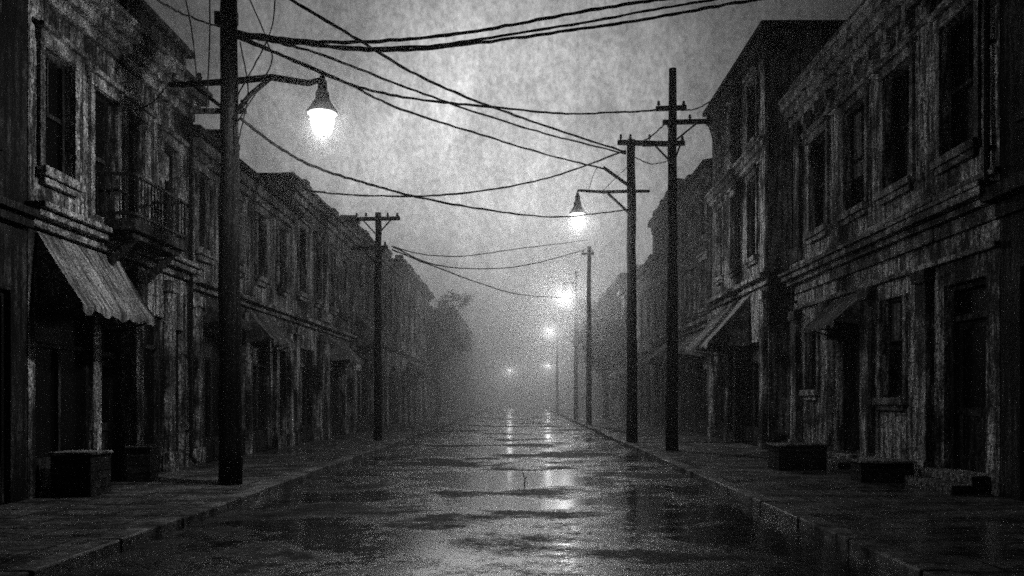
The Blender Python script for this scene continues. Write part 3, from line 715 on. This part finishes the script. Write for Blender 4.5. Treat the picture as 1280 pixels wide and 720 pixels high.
# ------------------------------------------------------------------ two street trees lost in the haze
surf('bark', 0.004, 0.05, streak=(10, 10, 0.8))
surf('leaf', 0.01, 0.07, streak=(3, 3, 3), pmin=0.3)
def tree(label, base, h, rad, seed):
    rr = random.Random(seed); base = Vector(base)
    t = thing('street_tree', label, 'tree', base, 'street trees in the haze')
    tr = MB(); top = base + Vector((rr.uniform(-.3, .3), rr.uniform(-.3, .3), h * 0.62))
    tr.tube([base - Vector((0, 0, 0.05)), base.lerp(top, 0.35) + Vector((0.08, 0, 0)), base.lerp(top, 0.7) - Vector((0.06, 0, 0)), top], [0.24, 0.18, 0.14, 0.07], 8)
    tips = []
    for k in range(16):
        a = base.lerp(top, rr.uniform(0.45, 1.0)); th = rr.uniform(0, 6.283); ln = rad * rr.uniform(0.55, 1.05)
        e = a + Vector((math.cos(th) * ln, math.sin(th) * ln, rr.uniform(0.15, 0.5) * h * 0.6)); e.z = min(e.z, base.z + h)
        mid = a.lerp(e, 0.5) + Vector((0, 0, -0.15)); tr.tube([a, mid, e], [0.07, 0.045, 0.015], 5); tips += [e, mid.lerp(e, 0.5), mid]
        for _ in range(3):
            f = mid.lerp(e, rr.random()); g = f + Vector((rr.uniform(-.8, .8), rr.uniform(-.8, .8), rr.uniform(0, .9))); tr.tube([f, g], [0.025, 0.008], 4); tips.append(g)
    tr.build('trunk', 'bark', t, smooth=True)
    lf = MB()
    for c in tips:
        cr = rr.uniform(0.3, 0.85); n = int(190 * cr)
        for _ in range(n):
            p = c + Vector((rr.gauss(0, 1), rr.gauss(0, 1), rr.gauss(0, 0.8))) * cr * 0.6
            u = Vector((rr.uniform(-1, 1), rr.uniform(-1, 1), rr.uniform(-1, 1))).normalized(); v = u.orthogonal().normalized(); sz = rr.uniform(0.05, 0.11)
            lf.quad(p - u * sz, p - v * sz * .5, p + u * sz, p + v * sz * .5)
    lf.build('crown', 'leaf', t)
tree('dim leafy tree left of the road, swallowed by fog', (-6.9, 66, PZ), 11.8, 2.9, 3)
tree('dim leafy tree behind the slim pole right of the road', (6.1, 58, PZ), 9.2, 2.0, 8)

# ------------------------------------------------------------------ fog banks (real scattering volumes, thicker down the street)
def fog(name, y0, dens, aniso, x=90, top=48, y1=330):
    m = bpy.data.materials.new(name); m.use_nodes = True
    nt = m.node_tree; nt.nodes.remove(nt.nodes['Principled BSDF'])
    v = nt.nodes.new('ShaderNodeVolumeScatter'); v.inputs['Density'].default_value = dens; v.inputs['Anisotropy'].default_value = aniso; v.inputs['Color'].default_value = grey(0.95)
    nt.links.new(v.outputs[0], nt.nodes['Material Output'].inputs['Volume'])
    b = MB(); b.box((-x, y0, -3 - y0 * 0.01), (x, y1, top)); MATS[name] = m
    o = b.build(name, m); o['kind'] = 'stuff'; return o
fog('fog', 9, 0.0022, 0.75, 90, 24)
fog('fog', 28, 0.006, 0.7, 88, 21, 329)
fog('fog', 46, 0.012, 0.7, 86, 18, 328)
def halo_mist(c, rad, dens):
    """scattering ball added around a lamp to make its halo, thinning outwards"""
    m = bpy.data.materials.new('halo_mist'); m.use_nodes = True
    q = NT(m); q.N.remove(q.N['Principled BSDF'])
    tc = q.N.new('ShaderNodeTexCoord'); ln = q.N.new('ShaderNodeVectorMath'); ln.operation = 'LENGTH'; q.L.new(tc.outputs['Object'], ln.inputs[0])
    f = q.rng(ln.outputs['Value'], 0, rad, 1, 0)
    d = q.m('MULTIPLY', q.m('POWER', f, 2.0), dens)
    d = q.m('MULTIPLY', d, q.rng(q.noise(tc.outputs['Object'], (2.2, 2.2, 0.9), 3, 0.6), 0.35, 0.65, 0.4, 1.6))
    v = q.N.new('ShaderNodeVolumeScatter'); v.inputs['Anisotropy'].default_value = 0.6; q.L.new(d, v.inputs['Density'])
    q.L.new(v.outputs[0], q.N['Material Output'].inputs['Volume'])
    b = MB(); b.lathe([(max(0.001, rad * math.sin(math.pi * k / 10)), -rad * math.cos(math.pi * k / 10)) for k in range(11)], c, 16)
    o = b.build('halo_mist', m, None, origin=c); o['kind'] = 'stuff'
halo_mist(at(403, 165, 13.62), 0.9, 0.055)  # local volumes added only to spread the lamp glow
halo_mist(at(722, 283, 28), 1.4, 0.05)
halo_mist(at(706, 369, 58), 1.1, 0.02)
halo_mist(at(687, 414, 90), 1.1, 0.03)

# ------------------------------------------------------------------ world and sun
SUN_EL, SUN_AZ = R(18), R(-3)      # behind the clouds above the end of the street
w = bpy.data.worlds.new('World'); scene.world = w; w.use_nodes = True
nt = w.node_tree; N = nt.nodes; L = nt.links
bg = N['Background']; sky = N.new('ShaderNodeTexSky'); sky.sky_type = 'NISHITA'; sky.sun_disc = False
sky.sun_elevation = SUN_EL; sky.sun_rotation = SUN_AZ; sky.dust_density = 4; sky.air_density = 1.5
bw = N.new('ShaderNodeRGBToBW'); L.new(sky.outputs[0], bw.inputs[0])
tc = N.new('ShaderNodeTexCoord')
q = NT(w); v = tc.outputs['Generated']
clouds = q.rng(q.noise(v, (5, 5, 4), 6, 0.62, 0.3), 0.32, 0.68, 0.55, 1.4)
wisps = q.rng(q.noise(v, (45, 45, 9), 4, 0.7), 0.3, 0.7, 0.8, 1.2)          # trails of drizzle under the cloud
mott = q.rng(q.noise(v, (190, 190, 120), 2, 0.7), 0.3, 0.7, 0.72, 1.28)
# the cloud is thinnest around the hidden moon: brightness falls off with the angle from it
dv = Vector((math.sin(SUN_AZ) * math.cos(SUN_EL), math.cos(SUN_AZ) * math.cos(SUN_EL), math.sin(SUN_EL)))
dp = N.new('ShaderNodeVectorMath'); dp.operation = 'DOT_PRODUCT'; L.new(v, dp.inputs[0]); dp.inputs[1].default_value = dv
ang = q.m('ARCCOSINE', dp.outputs['Value'])
gl = q.m('ADD', q.m('MULTIPLY', q.m('EXPONENT', q.m('MULTIPLY', q.m('POWER', q.m('DIVIDE', ang, R(19)), 2.0), -1.0)), 1.25), q.rng(ang, R(8), R(34), 0.5, 0.05, True))
k = q.m('MULTIPLY', q.m('MULTIPLY', q.m('MULTIPLY', bw.outputs[0], clouds), q.m('MULTIPLY', wisps, mott)), gl)
L.new(k, bg.inputs['Color']); bg.inputs['Strength'].default_value = 0.0081

sd = bpy.data.lights.new('sun', 'SUN'); sd.energy = 0.12; sd.angle = R(14); sd.color = (1, 1, 1)
so = bpy.data.objects.new('sun', sd); COL.objects.link(so)
dirv = Vector((math.sin(SUN_AZ) * math.cos(SUN_EL), math.cos(SUN_AZ) * math.cos(SUN_EL), math.sin(SUN_EL)))
so.rotation_euler = dirv.to_track_quat('Z', 'Y').to_euler(); so.location = (0, 60, 60)

# ------------------------------------------------------------------ render settings
scene.view_settings.view_transform = 'Standard'; scene.view_settings.look = 'None'; scene.view_settings.exposure = 0
c = scene.cycles
c.use_denoising = False; c.use_adaptive_sampling = True; c.adaptive_threshold = 0.07; c.adaptive_min_samples = 20
c.max_bounces = 5; c.diffuse_bounces = 2; c.glossy_bounces = 3; c.volume_bounces = 1; c.transparent_max_bounces = 12
c.sample_clamp_indirect = 1.0; c.sample_clamp_direct = 9.0
c.filter_width = 1.7; c.volume_step_rate = 1.0; c.volume_max_steps = 64
